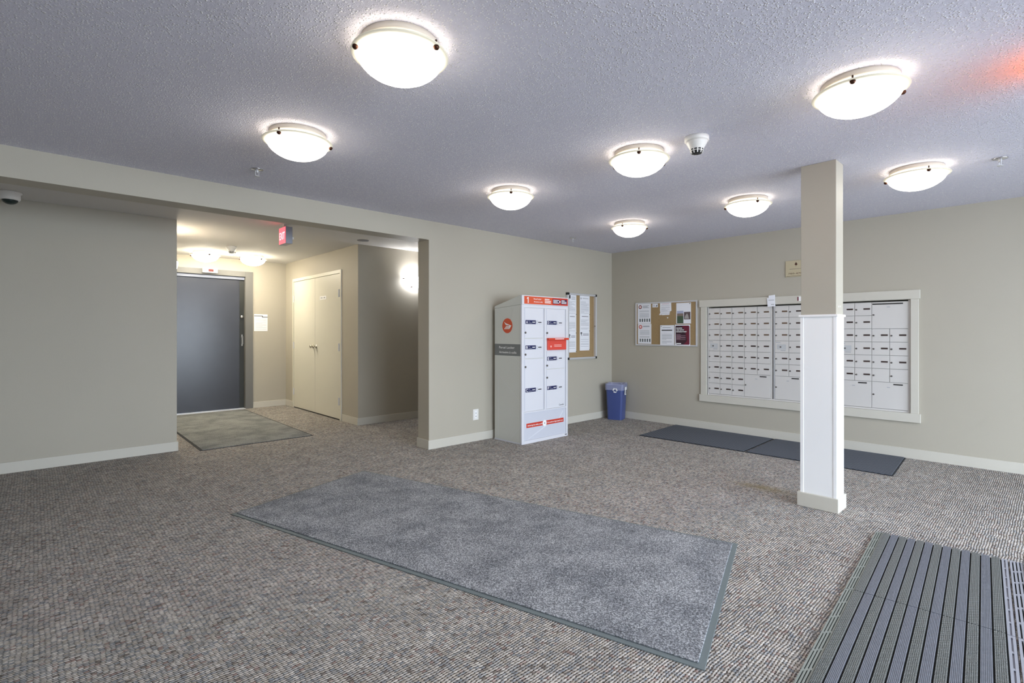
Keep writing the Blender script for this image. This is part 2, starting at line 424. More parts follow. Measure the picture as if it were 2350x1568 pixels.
# ------------------------------------------------------------------ closet double door (door_1) in the hall right wall
F = FB(XC)
y0, y1, zt = 6.965, 8.733, 2.095
mb = MB(F).box(-y1 - .045, -y1, 0, zt + .05, 0, .016).box(-y0, -y0 + .045, 0, zt + .05, 0, .016).box(-y1, -y0, zt, zt + .05, 0, .016)
d1 = struct('door_1', mb, DOORP, bevel=.002)
ym = (y0 + y1) / 2
for a, b, s in ((y0 + .004, ym - .002, 1), (ym + .002, y1 - .004, -1)):
    lf = MB(F).box(-b, -a, .018, zt - .004, 0, .008).build('door_leaf', DOORP, d1, bevel=.0015)
    hy = a + .012 if s == 1 else b - .012
    for hz in (1.81, 1.04, .27):
        vs, fs = lathe_v([(.011, -.055), (.011, .055)], 10, lambda x, y, z, hy=hy, hz=hz: (XC - .018 + x, hy + y, hz + z))
        fs += [tuple(range(10))[::-1], tuple(range(10, 20))]
        mesh_obj('hinge', vs, fs, METAL, lf, smooth=False)
    ky = ym - .05 if s == 1 else ym + .05
    fr = lambda x, y, z, ky=ky: (XC - .008 - z, ky + x, 1.035 + y)
    lathe('door_knob', [(.030, 0), (.030, .004), (.012, .008), (.012, .03), (.026, .04), (.028, .052), (.018, .06), (.001, .062)], BRASS, lf, 16, fr)
MB(F).box(-ym - .001, -ym + .001, .02, zt, .008, .0085).build('door_seam', PGREY, d1)
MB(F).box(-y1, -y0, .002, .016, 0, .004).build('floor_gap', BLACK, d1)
pl = MB(F).box(-7.66, -7.43, 1.745, 1.80, .008, .011).build('door_plate', PWHITE, d1)
MB(F).box(-7.63, -7.56, 1.765, 1.782, .011, .0116).box(-7.52, -7.47, 1.763, 1.784, .011, .0116).build('print_lines', PGREY, pl)

# ------------------------------------------------------------------ elevator door (door_2) in the hall back wall
F = FA(YE)
mb = MB(F).box(EX1, EX1 + .115, 0, EZ1 + .085, 0, .02).box(EX0 - .115, EX0, 0, EZ1 + .085, 0, .02).box(EX0, EX1, EZ1, EZ1 + .085, 0, .02)
mb.box(EX1 - .004, EX1, 0, EZ1, -.16, 0).box(EX0, EX0 + .004, 0, EZ1, -.16, 0).box(EX0, EX1, EZ1 - .004, EZ1, -.16, 0)
d2 = struct('door_2', mb, FRAMEG, bevel=.002)
MB(F).box(EX0 + .004, EX1 - .07, .012, EZ1 - .05, -.09, -.05).build('door_slab', DOORG, d2, bevel=.003)
MB(F).box(EX0 + .004, EX1 - .004, EZ1 - .05, EZ1 - .004, -.09, -.02).build('door_header', mat('header_blue_grey', rgb(132, 138, 156), .4), d2, bevel=.002)
jb = MB(F).box(EX1 - .07, EX1 - .004, .012, EZ1 - .05, -.09, -.06).build('lock_stile', JAMB, d2)
fr = lambda x, y, z: (EX1 - .035 + x, YE + .06 - z, 1.51 + y)
lathe('lock_cylinder', [(.026, 0), (.026, .02), (.018, .028), (.001, .03)], CHROME, jb, 16, fr)
MB(F).box(EX1 - .045, EX1 - .022, 1.03, 1.22, -.06, -.045).box(EX1 - .040, EX1 - .027, 1.16, 1.19, -.045, 0).box(EX1 - .040, EX1 - .027, 1.06, 1.165, -.012, 0).build('door_handle', CHROME, jb, bevel=.003)
MB(F).box(EX0, EX1, 0, .010, -.12, .03).build('door_sill', METAL, d2)

t = thing('floor_indicator', 'white box with small red display on the grey header above the elevator door', 'indicator', (2.01, YE - .02, 2.185))
part(MB(F).box(1.905, 2.115, 2.185, 2.262, .021, .07), 'housing', WPLASTIC, t, bevel=.006)
part(MB(F).box(1.985, 2.055, 2.205, 2.243, .0702, .072), 'display', REDLED, t)

t = thing('wall_notice', 'white posted sheet with black stepped header right of the elevator door', 'notice', (2.77, YE, 1.27))
part(MB(F).box(2.665, 2.878, 1.275, 1.558, .001, .004), 'sheet', PAPER, t)
part(MB(F).box(2.667, 2.80, 1.524, 1.533, .0042, .005).box(2.79, 2.878, 1.506, 1.516, .0042, .005).box(2.79, 2.80, 1.506, 1.533, .0042, .005), 'header_rule', PBLACK, t)
lines(F, 2.69, 2.855, 1.49, 1.30, 12, mat('faint_print', rgb(214, 216, 226), .7), t, w=.0045, seed=3)

# ------------------------------------------------------------------ column
def col_panelled():
    X0, X1, Y0, Y1 = 4.032, 4.205, 1.04, 1.27
    t = thing('column', 'square column, beige above and white panelled below, right of centre', 'column', (4.12, 1.155, 0))
    part(MB().box(X0 + .004, X1 - .004, Y0 + .004, Y1 - .004, 1.37, H), 'upper_shaft', WALL, t, bevel=.003)
    part(MB().box(X0 + .003, X1 - .003, Y0 + .003, Y1 - .003, .08, 1.36), 'core', WHITE, t)
    cw = .022
    mb = MB()
    for (a, b, c, d) in ((X0, X0 + .02, Y0, Y0 + cw), (X0, X0 + .02, Y1 - cw, Y1), (X1 - .02, X1, Y0, Y0 + cw), (X1 - .02, X1, Y1 - cw, Y1)):
        mb.box(a, b, c, d, .095, 1.355)
    part(mb, 'corner_board', WHITE, t, bevel=.0015)
    part(MB().box(X0 - .010, X1 + .010, Y0 - .010, Y1 + .010, 1.355, 1.372), 'cap_moulding', WHITE, t, bevel=.004)
    part(MB().box(4.02, X1 + .013, 1.027, 1.288, 0, .100), 'base_moulding', TRIM, t, bevel=.004)
    part(MB(FA(Y0 + .004)).disc(4.085, 1.425, .006, 0, .004, 10).disc(4.12, 1.428, .006, 0, .004, 10), 'screw_hook', WPLASTIC, t)
    return t
col_panelled()

# ------------------------------------------------------------------ ceiling lamps
def make_lamp(gm):
    t = thing('ceiling_light', 'x', 'ceiling light', (0, 0, H))
    lathe('canopy', [(.0, -.001), (.160, -.001), (.163, -.026), (.155, -.034), (.001, -.036)], mat('lamp_pan_' + gm.name, rgb(214, 204, 190), .45), t, 32)
    R = .175
    prof = []
    for i in range(9):
        a = i / 8 * PI / 2
        prof.append((R * math.cos(a) if i < 8 else .001, -.058 - .098 * math.sin(a) ** 1.15))
    inner = [(r * .985, z + .003) for r, z in prof][::-1]
    gs = lathe('glass_shade', inner + prof, gm, t, 40, cap=False)
    gs.data.materials.append(GLASS_IN[gm.name])
    for p in gs.data.polygons:
        if p.index < 40 * 8: p.material_index = 1
    lathe('rim', [(R - .004, -.0555), (R + .021, -.0515), (R + .023, -.054), (R + .019, -.058), (R - .001, -.064), (R - .004, -.0555)], RIMG, t, 40, cap=False)
    for k in range(3):
        a = k * 2 * PI / 3
        fr = lambda x, y, z, a=a: (.184 * math.cos(a) + x, .184 * math.sin(a) + y, -.043 + z)
        lathe('shade_clip', [(.004, .008), (.004, -.014), (.012, -.016), (.013, -.024), (.008, -.031), (.001, -.033)], BRONZE, t, 10, fr)
    return t
LSPEC = [
 ('alabaster bowl ceiling light nearest the camera, large at top centre', 1.108, 1.861, -72),
 ('alabaster bowl ceiling light above the hall opening, second from left', 1.158, 3.121, -143),
 ('alabaster bowl ceiling light above the parcel locker front', 2.93, 3.148, -132),
 ('alabaster bowl ceiling light beside the smoke detector', 2.925, 1.896, -147),
 ('alabaster bowl ceiling light nearest the far room corner', 4.72, 3.18, -169),
 ('alabaster bowl ceiling light just left of the column top', 4.66, 1.896, -133),
 ('large alabaster bowl ceiling light at upper right of the photo', 2.88, .649, -175),
 ('alabaster bowl ceiling light right of the column, before the east wall', 4.70, .705, -150),
 ('alabaster bowl ceiling light overhead, just outside the view', 1.12, .60, 10),
]
proto = make_lamp(GLASS_L)
def dup(root, loc, rz, label, group):
    r = root.copy(); COL.objects.link(r); r.location = loc; r.rotation_euler = (0, 0, rz); r['label'] = label; r['group'] = group
    for ch in list(root.children):
        c = ch.copy(); COL.objects.link(c); c.parent = r
        for g in list(ch.children):
            d = g.copy(); COL.objects.link(d); d.parent = c
    return r
for i, (lb, x, y, ph) in enumerate(LSPEC):
    if i == 0:
        proto.location = (x, y, H); proto.rotation_euler = (0, 0, math.radians(ph)); proto['label'] = lb; proto['group'] = 'lobby ceiling lights'
    else: dup(proto, (x, y, H), math.radians(ph), lb, 'lobby ceiling lights')
hp = make_lamp(GLASS_H); hp.location = (1.835, 8.55, H); hp.rotation_euler = (0, 0, -1.5)
tag(hp, 'warm hall ceiling light on the left, above the elevator display', group='hall ceiling lights')
dup(hp, (2.475, 8.52, H), -1.17, 'warm hall ceiling light on the right, towards the closet door', 'hall ceiling lights')

# wall sconces: quarter bowl of glass, open at the top
def sconce(label, frame, u, v, gm, loc, r=.185):
    t = thing('wall_sconce', label, 'wall light', loc)
    vs = []; fs = []; nu, nv = 16, 9
    for k, rr in ((0, r), (1, r * .97)):
        for j in range(nv):
            b = j / (nv - 1) * PI / 2
            for i in range(nu + 1):
                a = i / nu * PI
                vs.append(frame(u - rr * math.cos(a) * math.cos(b), v - rr * .92 * math.sin(b), rr * .62 * math.sin(a) * math.cos(b) + .003))
    n = (nu + 1) * nv
    for k in (0, 1):
        for j in range(nv - 1):
            for i in range(nu):
                q = k * n + j * (nu + 1) + i
                fs.append((q, q + 1, q + nu + 2, q + nu + 1))
    vs = [tuple(a - b for a, b in zip(p, loc)) for p in vs]
    mesh_obj('glass_shade', vs, fs, gm, t, smooth=True)
    part(MB(frame).box(u - .05, u + .05, v - .12, v - .03, .001, .02), 'back_plate', METAL, t)
    for du, dv_, ww in ((-r * .93, -.03, .03), (0.0 - r * .35, -r * .78, .05), (r * .93, -.03, .03)):
        part(MB(frame).disc(u + du, v + dv_, .012, 0.001, ww + .01, 10), 'shade_clip', BRONZE, t)
    return t
sconce('white glass half bowl wall light on the grey hall wall behind the opening edge', FA(YD), 4.045, 2.055, GLASS_S, (4.045, YD, 1.87))
FR = lambda u, v, w: (XL + w, u, v)
sconce('warm wall light peeking past the edge of the left grey wall', FR, 6.98, 2.06, GLASS_SW, (XL, 6.98, 1.88))

# ------------------------------------------------------------------ small ceiling devices
def smoke(label, x, y, s=1.0):
    t = thing('smoke_detector', label, 'smoke detector', (x, y, H), 'smoke detectors')
    lathe('base', [(.001, -.0005), (.060 * s, -.0005), (.060 * s, -.020 * s), (.056 * s, -.024 * s), (.001, -.026 * s)], WPLASTIC, t, 28)
    lathe('cone_housing', [(.054 * s, -.024 * s), (.050 * s, -.034 * s), (.034 * s, -.062 * s), (.032 * s, -.064 * s), (.001, -.066 * s)], WPLASTIC, t, 28)
    for k in range(10):
        a = 2 * PI * k / 10
        for (z0, z1, r0, r1) in ((-.062, -.070, .0345, .033), (-.073, -.080, .032, .030)):
            pass
    lathe('sensor_grille', [(.033 * s, -.062 * s), (.027 * s, -.084 * s), (.001, -.085 * s)], DARKV, t, 20)
    mb = MB()
    for k in range(10):
        a = 2 * PI * k / 10; c, sn = math.cos(a), math.sin(a)
        n = len(mb.v)
        for (r, z) in ((.0345, -.062), (.0285, -.085)):
            for dl in (-.0025, .0025):
                mb.v.append(((r * c - dl * sn) * s, (r * sn + dl * c) * s, z * s)); mb.v.append((((r - .004) * c - dl * sn) * s, ((r - .004) * sn + dl * c) * s, z * s))
        mb.f += [(n, n + 2, n + 6, n + 4), (n + 1, n + 5, n + 7, n + 3), (n, n + 4, n + 5, n + 1), (n + 2, n + 3, n + 7, n + 6), (n + 4, n + 6, n + 7, n + 5), (n, n + 1, n + 3, n + 2)]
    mb.build('grille_rib', WPLASTIC, t)
    lathe('grille_ring', [(.0325 * s, -.0705 * s), (.0332 * s, -.073 * s), (.0305 * s, -.0735 * s)], WPLASTIC, t, 24, cap=False)
    return t
smoke('white cone smoke detector between two ceiling lights, lobby ceiling', 2.96, 1.51, 1.18)
smoke('white smoke detector on the hall ceiling before the elevator', 1.99, 7.80, 1.1)
def sprinkler(label, x, y, rz=.4):
    t = thing('sprinkler_head', label, 'sprinkler', (x, y, H), 'ceiling sprinklers', rz)
    lathe('escutcheon', [(.001, -.0005), (.042, -.0005), (.040, -.006), (.014, -.010), (.001, -.010)], CHROME, t, 20)
    lathe('body', [(.010, -.009), (.010, -.022), (.006, -.024), (.006, -.028), (.001, -.029)], METAL, t, 12)
    mb = MB().box(-.016, -.012, -.002, .002, -.046, -.014).box(.012, .016, -.002, .002, -.046, -.014).box(-.016, .016, -.002, .002, -.050, -.046)
    mb.build('frame_arm', METAL, t)
    lathe('deflector', [(.001, -.050), (.018, -.051), (.018, -.053), (.001, -.053)], METAL, t, 16)
    return t
sprinkler('small chrome sprinkler head above the hall opening, left of centre', 1.19, 4.00)
sprinkler('small sprinkler head near the far room corner', 4.95, 4.17)
sprinkler('small chrome sprinkler head at right, beside the last ceiling light', 4.83, .27)
sprinkler('small sprinkler head between the two warm hall lights', 2.16, 8.35)
t = thing('ceiling_cover_plate', 'small round flush plate on the hall ceiling near the grey corner', 'cover plate', (3.10, 6.13, H))
lathe('disc', [(.001, -.0005), (.075, -.0005), (.072, -.006), (.001, -.008)], mat('plate_grey', rgb(150, 150, 156), .5), t, 24)

t = thing('dome_camera', 'white dome security camera on the ceiling at the left edge', 'security camera', (-.150, 6.08, H))
lathe('housing', [(.001, -.0005), (.078, -.0005), (.078, -.012), (.068, -.016), (.068, -.058), (.062, -.068), (.050, -.070)], WPLASTIC, t, 32)
lathe('dome', [(.052 * math.cos(i / 6 * PI / 2) + .0005, -.068 - .038 * math.sin(i / 6 * PI / 2)) for i in range(7)], mat('smoked_dome', rgb(34, 48, 46), .08), t, 28)

# exit sign hanging in the hall
def exit_sign(label, x, y, z, ln, hh, letters=True):
    t = thing('exit_sign', label, 'exit sign', (x, y, z), 'exit signs')
    part(MB().box(x, x + .072, y, y + ln, z, z + hh), 'housing', mat('exit_housing', rgb(158, 160, 172), .4), t, bevel=.004)
    f = FB(x - .001)
    fc = part(MB(f).box(-y - ln + .004, -y - .004, z + .006, z + hh - .004, 0, .002), 'lit_face', REDGLOW, t)
    text('EXIT', f, -y - ln / 2, z + hh * .28, hh * .42, REDGLOW2, t, fc, width=ln * .8, w=.003, align='CENTER', bold=.02)
    return t
e = exit_sign('red lit exit sign with grey side hanging from the hall ceiling', 1.985, 5.70, 2.215, .20, .185)
part(MB().box(2.00, 2.03, 5.80, 5.86, 2.395, H - .001), 'ceiling_mount', WPLASTIC, e)
part(MB().box(2.0575, 2.07, 5.70, 5.74, 2.265, 2.29), 'side_bracket', WPLASTIC, e)
# exit sign over the entrance, just right of the frame: it tints the ceiling beside it
t = thing('exit_sign', 'red lit exit sign over the entrance, just outside the view', 'exit sign', (3.22, -.07, 2.20), 'exit signs')
part(MB().box(3.10, 3.40, -.10, -.045, 2.24, 2.42), 'housing', MATS['exit_housing'], t, bevel=.004)
part(MB().box(3.105, 3.395, -.044, -.042, 2.245, 2.415), 'lit_face', mat('entrance_exit_face', rgb(230, 60, 40), .4, emit=(1, .24, .08, 1), es=3.5), t)
part(MB().box(3.22, 3.28, -.09, -.05, 2.42, H - .001), 'ceiling_mount', WPLASTIC, t)

# ------------------------------------------------------------------ parcel locker
def parcel_locker():
    X0, X1, Y0, Y1, ZT = 3.947, 4.724, 4.061, 4.520, 1.666
    t = thing('parcel_locker', 'tall white and grey parcel locker with red header against the wall', 'parcel locker', ((X0 + X1) / 2, (Y0 + Y1) / 2, 0))
    fa, fb = FA(Y0), FB(X0)
    # carcass with sloping roof
    lid = MB(lambda u, v, w: (w, u, v)).prism([(Y0 + .012, .015), (Y1, .015), (Y1, 1.528), (Y0 + .012, 1.560)], X0 + .004, X1 - .004)
    part(lid, 'carcass', LOCKS, t)
    part(MB(lambda u, v, w: (w, u, v)).prism([(Y0 + .0205, 1.5605), (Y1, 1.530), (Y1, 1.555), (Y0 + .03, ZT - .001), (Y0 + .0205, ZT - .001)], X0 + .001, X1 - .001), 'sloped_roof', LOCKS, t, bevel=.002)
    part(MB().box(X0, X1, Y0 + .012, Y1, 0, .014), 'plinth', LOCKW, t)
    # side decoration: raised seams
    mb = MB(fb)
    def stripe(a, b, wd=.006):
        (u0, v0), (u1, v1) = a, b; dx, dy = u1 - u0, v1 - v0; l = math.hypot(dx, dy); nx, ny = -dy / l * wd / 2, dx / l * wd / 2
        mb.prism([(u0 + nx, v0 + ny), (u0 - nx, v0 - ny), (u1 - nx, v1 - ny), (u1 + nx, v1 + ny)], -.003, -.0025)
    stripe((-4.512, .81), (-4.09, .474)); stripe((-4.19, .98), (-4.085, .90)); stripe((-4.30, 1.23), (-4.19, 1.53)); stripe((-4.47, 1.52), (-4.50, 1.25), .004)
    stripe((-4.24, .05), (-4.08, .20)); stripe((-4.455, .05), (-4.455, .76), .012); stripe((-4.36, 1.24), (-4.44, 1.0), .004)
    part(mb, 'side_line', LOCKS2, t)
    part(MB(fb).box(-4.517, -4.076, .985, 1.117, -.0035, -.0022), 'side_band', SLATEG, t)
    text('Parcel Locker', fb, -4.44, 1.065, .026, PWHITE, t, width=.262, w=-.0018, bold=.008)
    text('Armoire à colis', fb, -4.44, 1.010, .026, PWHITE, t, width=.29, w=-.0018, bold=.008)
    lg = part(MB(fb).disc(-4.30, 1.326, .085, -.0038, -.0022, 36), 'logo_disc', ORANGE, t)
    k = .0008
    def lp(px, py): return (-4.30 + px * .085, 1.326 + py * .085)
    mb = MB(fb)
    mb.prism([lp(-.62, .52), lp(-.20, .30), lp(.80, .02), lp(-.15, .10)], -.0021, -.0017)
    mb.prism([lp(-.62, .52), lp(-.15, .12), lp(-.32, .12)], -.0021, -.00168)
    mb.prism([lp(-.25, -.02), lp(.55, -.02), lp(.70, -.02), lp(.62, -.12), lp(-.30, -.12)], -.0021, -.0017)
    mb.prism([lp(-.38, -.18), lp(.58, -.18), lp(.54, -.27), lp(-.45, -.27)], -.0021, -.0017)
    mb.prism([lp(-.55, -.34), lp(.50, -.34), lp(.42, -.44), lp(-.62, -.44)], -.0021, -.0017)
    mb.prism([lp(.40, .12), lp(.80, .02), lp(.42, -.44), lp(.30, -.44)], -.0021, -.00165)
    part(mb, 'logo_wing', PWHITE, t, parent=lg)
    # front frame
    mb = MB(fa)
    mb.box(X0, 3.982, 0, 1.561, -.02, 0).box(4.692, X1, 0, 1.561, -.02, 0).box(3.982, 4.692, 1.528, 1.561, -.02, 0)
    mb.box(4.314, 4.336, .358, 1.528, -.02, -.001).box(3.982, 4.692, .345, .358, -.02, 0).box(3.982, 4.692, 0, .036, -.02, 0)
    part(mb, 'front_frame', LOCKW, t)
    hd = part(MB(fa).box(X0, X1, 1.562, ZT, -.02, .006), 'header', LOCKW, t, bevel=.003)
    part(MB(fa).box(3.980, 4.717, 1.570, 1.656, .0065, .0075), 'header_print', ORANGE, t, parent=hd)
    part(MB(fa).box(4.44, 4.717, 1.570, 1.656, .0076, .0080), 'header_print', RED, t, parent=hd)
    part(MB(fa).box(4.448, 4.565, 1.586, 1.640, .0081, .0086).box(4.59, 4.70, 1.586, 1.640, .0081, .0086), 'header_tab', mat('dark_violet_print', rgb(62, 28, 74), .5), t, parent=hd)
    part(MB(fa).prism([(4.034, 1.580), (4.046, 1.580), (4.046, 1.646), (4.036, 1.646), (4.020, 1.634), (4.020, 1.624), (4.034, 1.631)], .0076, .0082), 'lettering', PWHITE, t, parent=hd)
    text('Parcel locker', fa, 4.13, 1.622, .016, PWHITE, t, hd, width=.125, w=.0082, bold=.01)
    text('Armoire à colis', fa, 4.13, 1.590, .016, PWHITE, t, hd, width=.145, w=.0082, bold=.01)
    lines(fa, 4.31, 4.415, 1.642, 1.584, 3, PWHITE, t, hd, w=.0082, seed=1, th=.5)
    lines(fa, 4.455, 4.555, 1.636, 1.590, 3, PWHITE, t, hd, w=.0092, seed=5, th=.5)
    lines(fa, 4.60, 4.69, 1.636, 1.590, 3, PWHITE, t, hd, w=.0092, seed=6, th=.5)
    part(MB(fa).prism([(4.562, 1.598), (4.562, 1.628), (4.590, 1.613)], .0082, .0092), 'header_arrow', PWHITE, t, parent=hd)
    # doors: (letter, u0,u1, v0,v1, label v centre, lock v, keyhole side)
    for lt, a, b, c, d, lv, kv in (('A', 3.984, 4.312, 1.185, 1.526, 1.366, 1.247), ('B', 3.984, 4.312, .955, 1.178, 1.081, 1.001), ('C', 3.984, 4.312, .360, .949, .599, .862),
                                   ('D', 4.338, 4.690, 1.195, 1.526, 1.363, 1.243), ('E', 4.338, 4.690, .823, 1.040, .943, .863), ('F', 4.338, 4.690, .360, .817, .599, .723)):
        dr = part(MB(fa).box(a + .002, b - .002, c, d, -.016, -.005), 'locker_door', LOCKW, t, bevel=.002)
        dr['label'] = 'locker door lettered ' + lt
        part(MB(fa).box(a + .008, a + .020, c + .006, d - .006, -.005, -.004), 'door_edge_fold', LOCKP, t, parent=dr)
        part(MB(fa).box(b - .016, b - .006, c + .006, d - .006, -.005, -.004), 'door_edge_fold', LOCKP, t, parent=dr)
        lu = a + .026
        part(MB(fa).box(lu, lu + .165, lv - .022, lv + .022, -.0048, -.0032), 'door_label', NAVY, t, parent=dr)
        text(lt, fa, lu + .022, lv - .015, .030, PWHITE, t, dr, width=.024, w=-.0028, align='CENTER', bold=.02)
        lines(fa, lu + .045, lu + .10, lv + .014, lv - .016, 3, PGREY, t, dr, w=-.0026, seed=2)
        part(MB(fa).disc(lu + .118, lv, .008, -.0032, -.0024, 12).box(lu + .118, lu + .150, lv - .003, lv + .003, -.0032, -.0024).box(lu + .142, lu + .150, lv - .008, lv + .008, -.0032, -.0024), 'key_symbol', PWHITE, t, parent=dr)
        hs = part(MB(fa).box(lu + .180, lu + .260, lv - .022, lv + .020, -.005, .003), 'card_slot', LOCKW, t, parent=dr, bevel=.0015)
        part(MB(fa).box(lu + .196, lu + .250, lv - .006, lv + .004, .003, .0038), 'slot_opening', BLACK, t, parent=dr)
        part(MB(fa).disc(a + .023, kv, .012, -.005, .003, 16), 'lock', LOCKM, t, parent=dr)
    part(MB(fa).box(4.338, 4.690, 1.040, 1.195, -.016, -.006), 'outgoing_door', LOCKW, t)
    og = part(MB(fa).box(4.360, 4.688, 1.043, 1.160, -.006, .010), 'mail_slot_box', mat('letter_slot_red', rgb(222, 76, 62), .35), t, bevel=.004)
    part(MB(fa).prism([(4.356, 1.160), (4.706, 1.160), (4.712, 1.172), (4.704, 1.184), (4.356, 1.184)], -.004, .034), 'slot_hood', mat('slot_hood_orange_red', rgb(214, 66, 38), .35), t, bevel=.003)
    lines(fa, 4.46, 4.62, 1.182, 1.164, 1, PWHITE, t, og, w=.0348, seed=9, full=1)
    lines(fa, 4.47, 4.60, 1.110, 1.060, 3, mat('pale_red_print', rgb(244, 186, 178), .5), t, og, w=.0108, seed=4, full=1)
    part(MB(fa).disc(4.415, 1.085, .012, .010, .0108, 14), 'round_symbol', MATS['pale_red_print'], t, parent=og)
    text('Canada', fa, 4.57, .378, .020, PBLACK, t, width=.085, w=-.004)
    # lower panel
    lp_ = part(MB(fa).box(3.986, 4.690, .037, .344, -.016, -.008), 'lower_panel', LOCKP, t)
    mb = MB(fa)
    mb.prism([(4.05, .050), (4.07, .050), (4.35, .160), (4.34, .170)], -.008, -.0072)
    mb.prism([(4.56, .21), (4.575, .21), (4.65, .31), (4.635, .31)], -.008, -.0072)
    part(mb, 'panel_line', LOCKP2, t, parent=lp_)
    rb = part(MB(fa).box(4.028, 4.298, .176, .225, -.008, -.0065).box(4.350, 4.655, .176, .225, -.008, -.0065), 'red_band', RED, t)
    text('Delivering the online world', fa, 4.045, .192, .017, PWHITE, t, rb, width=.235, w=-.0058, bold=.012)
    text("Du monde en ligne jusqu'à vous", fa, 4.372, .192, .017, PWHITE, t, rb, width=.268, w=-.0058, bold=.012)
    part(MB(fa).disc(4.323, .199, .035, -.008, -.006, 24).prism([(4.330, .170), (4.345, .176), (4.352, .160)], -.008, -.006), 'white_roundel', PWHITE, t)
    part(MB(fa).disc(4.323, .199, .010, -.006, -.0054, 12), 'roundel_symbol', PGREY, t)
    part(MB(fa).box(4.675, 4.688, .014, .027, 0, .0008).box(4.692, 4.705, .014, .027, 0, .0008), 'maker_mark', PBLACK, t)
parcel_locker()

# outlet
t = thing('wall_outlet', 'white wall outlet low on the wall left of the parcel locker', 'outlet', (3.71, YA, .235))
F = FA(YA)
part(MB(F).box(3.672, 3.752, .242, .366, .0005, .006), 'cover_plate', WPLASTIC, t, bevel=.002)
part(MB(F).box(3.697, 3.727, .262, .346, .006, .008), 'socket_face', PWHITE, t, bevel=.001)
part(MB(F).box(3.705, 3.708, .315, .327, .008, .0086).box(3.716, 3.719, .315, .327, .008, .0086).box(3.705, 3.708, .278, .290, .008, .0086).box(3.716, 3.719, .278, .290, .008, .0086), 'socket_slot', PBLACK, t)

# ------------------------------------------------------------------ notice board beside the locker (glazed case)
def board_a():
    F = FA(YA); u0, u1, v0, v1 = 5.290, 5.925, .880, 1.793
    t = thing('notice_case', 'tall glazed cork notice case with black corners right of the parcel locker', 'notice board', ((u0 + u1) / 2, YA, v0))
    part(MB(F).box(u0 + .02, u1 - .02, v0 + .02, v1 - .02, .001, .010), 'cork_panel', CORK, t)
    fr = MB(F)
    for a, b, c, d in ((u0, u0 + .026, v0, v1), (u1 - .026, u1, v0, v1), (u0 + .026, u1 - .026, v0, v0 + .026), (u0 + .026, u1 - .026, v1 - .026, v1)):
        part(MB(F).box(a, b, c, d, .001, .040), 'frame_rail', METAL, t, bevel=.003)
    for a, c in ((u0 - .004, v0 - .004), (u1 - .032, v0 - .004), (u0 - .004, v1 - .030), (u1 - .032, v1 - .030)):
        part(MB(F).box(a, a + .036, c, c + .034, .0005, .043), 'corner_cap', BLACK, t, bevel=.005)
    part(MB(F).box(5.862, 5.866, v0 + .03, v1 - .03, .034, .037), 'door_edge', METAL, t)
    part(MB(F).disc(5.876, 1.341, .012, .036, .044, 14), 'lock', BRASS, t)
    k = 0
    for (a, b, cuts, col) in ((5.318, 5.497, (1.768, 1.497, 1.240, .976), 'left'), (5.574, 5.793, (1.771, 1.504, 1.269, .997), 'right')):
        for i in range(3):
            vt, vb = cuts[i], cuts[i + 1] - (.006 if i < 2 else 0)
            pos = ('top', 'middle', 'bottom')[i]
            p = thing('posted_sheet', '%s white printed sheet in the %s column of the glazed notice case' % (pos, col), 'notice', ((a + b) / 2, YA - .011, vb), 'sheets in the glazed notice case')
            w0 = .0106 + .0006 * (3 - i)
            part(MB(F).box(a, b, vb, vt, w0, w0 + .0005), 'sheet', PAPER, p)
            ww = w0 + .0008
            if i == 0 and col == 'left':
                part(MB(F).box(a + .004, a + .055, vt - .052, vt - .006, ww - .0003, ww + .0002), 'dark_logo_square', PBLACK, p)
                lines(F, a + .075, b - .02, vt - .02, vt - .07, 3, PGREY, p, w=ww, seed=k)
                lines(F, a + .015, b - .02, vt - .085, vb + .02, 12, PGREY, p, w=ww, seed=k + 20, th=.3)
            elif i == 1:
                lines(F, a + .045, b - .03, vt - .02, vt - .05, 2, PDARK, p, w=ww, seed=2, full=1)
                lines(F, a + .02, b - .02, vt - .07, vb + .03, 11, PGREY, p, w=ww, seed=k + 30, th=.3)
            elif i == 2:
                part(MB(F).prism([(a + .012, vt - .02), (a + .045, vt - .012), (a + .055, vt - .03), (a + .04, vt - .036), (a + .05, vt - .075), (a + .03, vt - .05)], ww - .0003, ww + .0002), 'ink_drawing', PDARK, p)
                lines(F, a + .07, b - .02, vt - .03, vt - .08, 3, PDARK, p, w=ww, seed=4, th=.35)
                lines(F, a + .02, b - .02, vt - .11, vb + .05, 8, PGREY, p, w=ww, seed=k + 40, th=.3)
            else:
                part(MB(F).prism([(a + .020, vt - .052), (a + .036, vt - .052), (a + .028, vt - .022)], ww - .0003, ww + .0002), 'small_emblem', PBLACK, p)
                lines(F, a + .06, b - .03, vt - .03, vt - .05, 1, PGREY, p, w=ww, seed=2, full=1)
                lines(F, a + .02, b - .02, vt - .08, vb + .02, 12, PGREY, p, w=ww, seed=k + 50, th=.3)
            part(MB(F).disc(b - .004, vb + .01, .005, ww, ww + .006, 8), 'pin', PBLACK, p)
            k += 1
board_a()

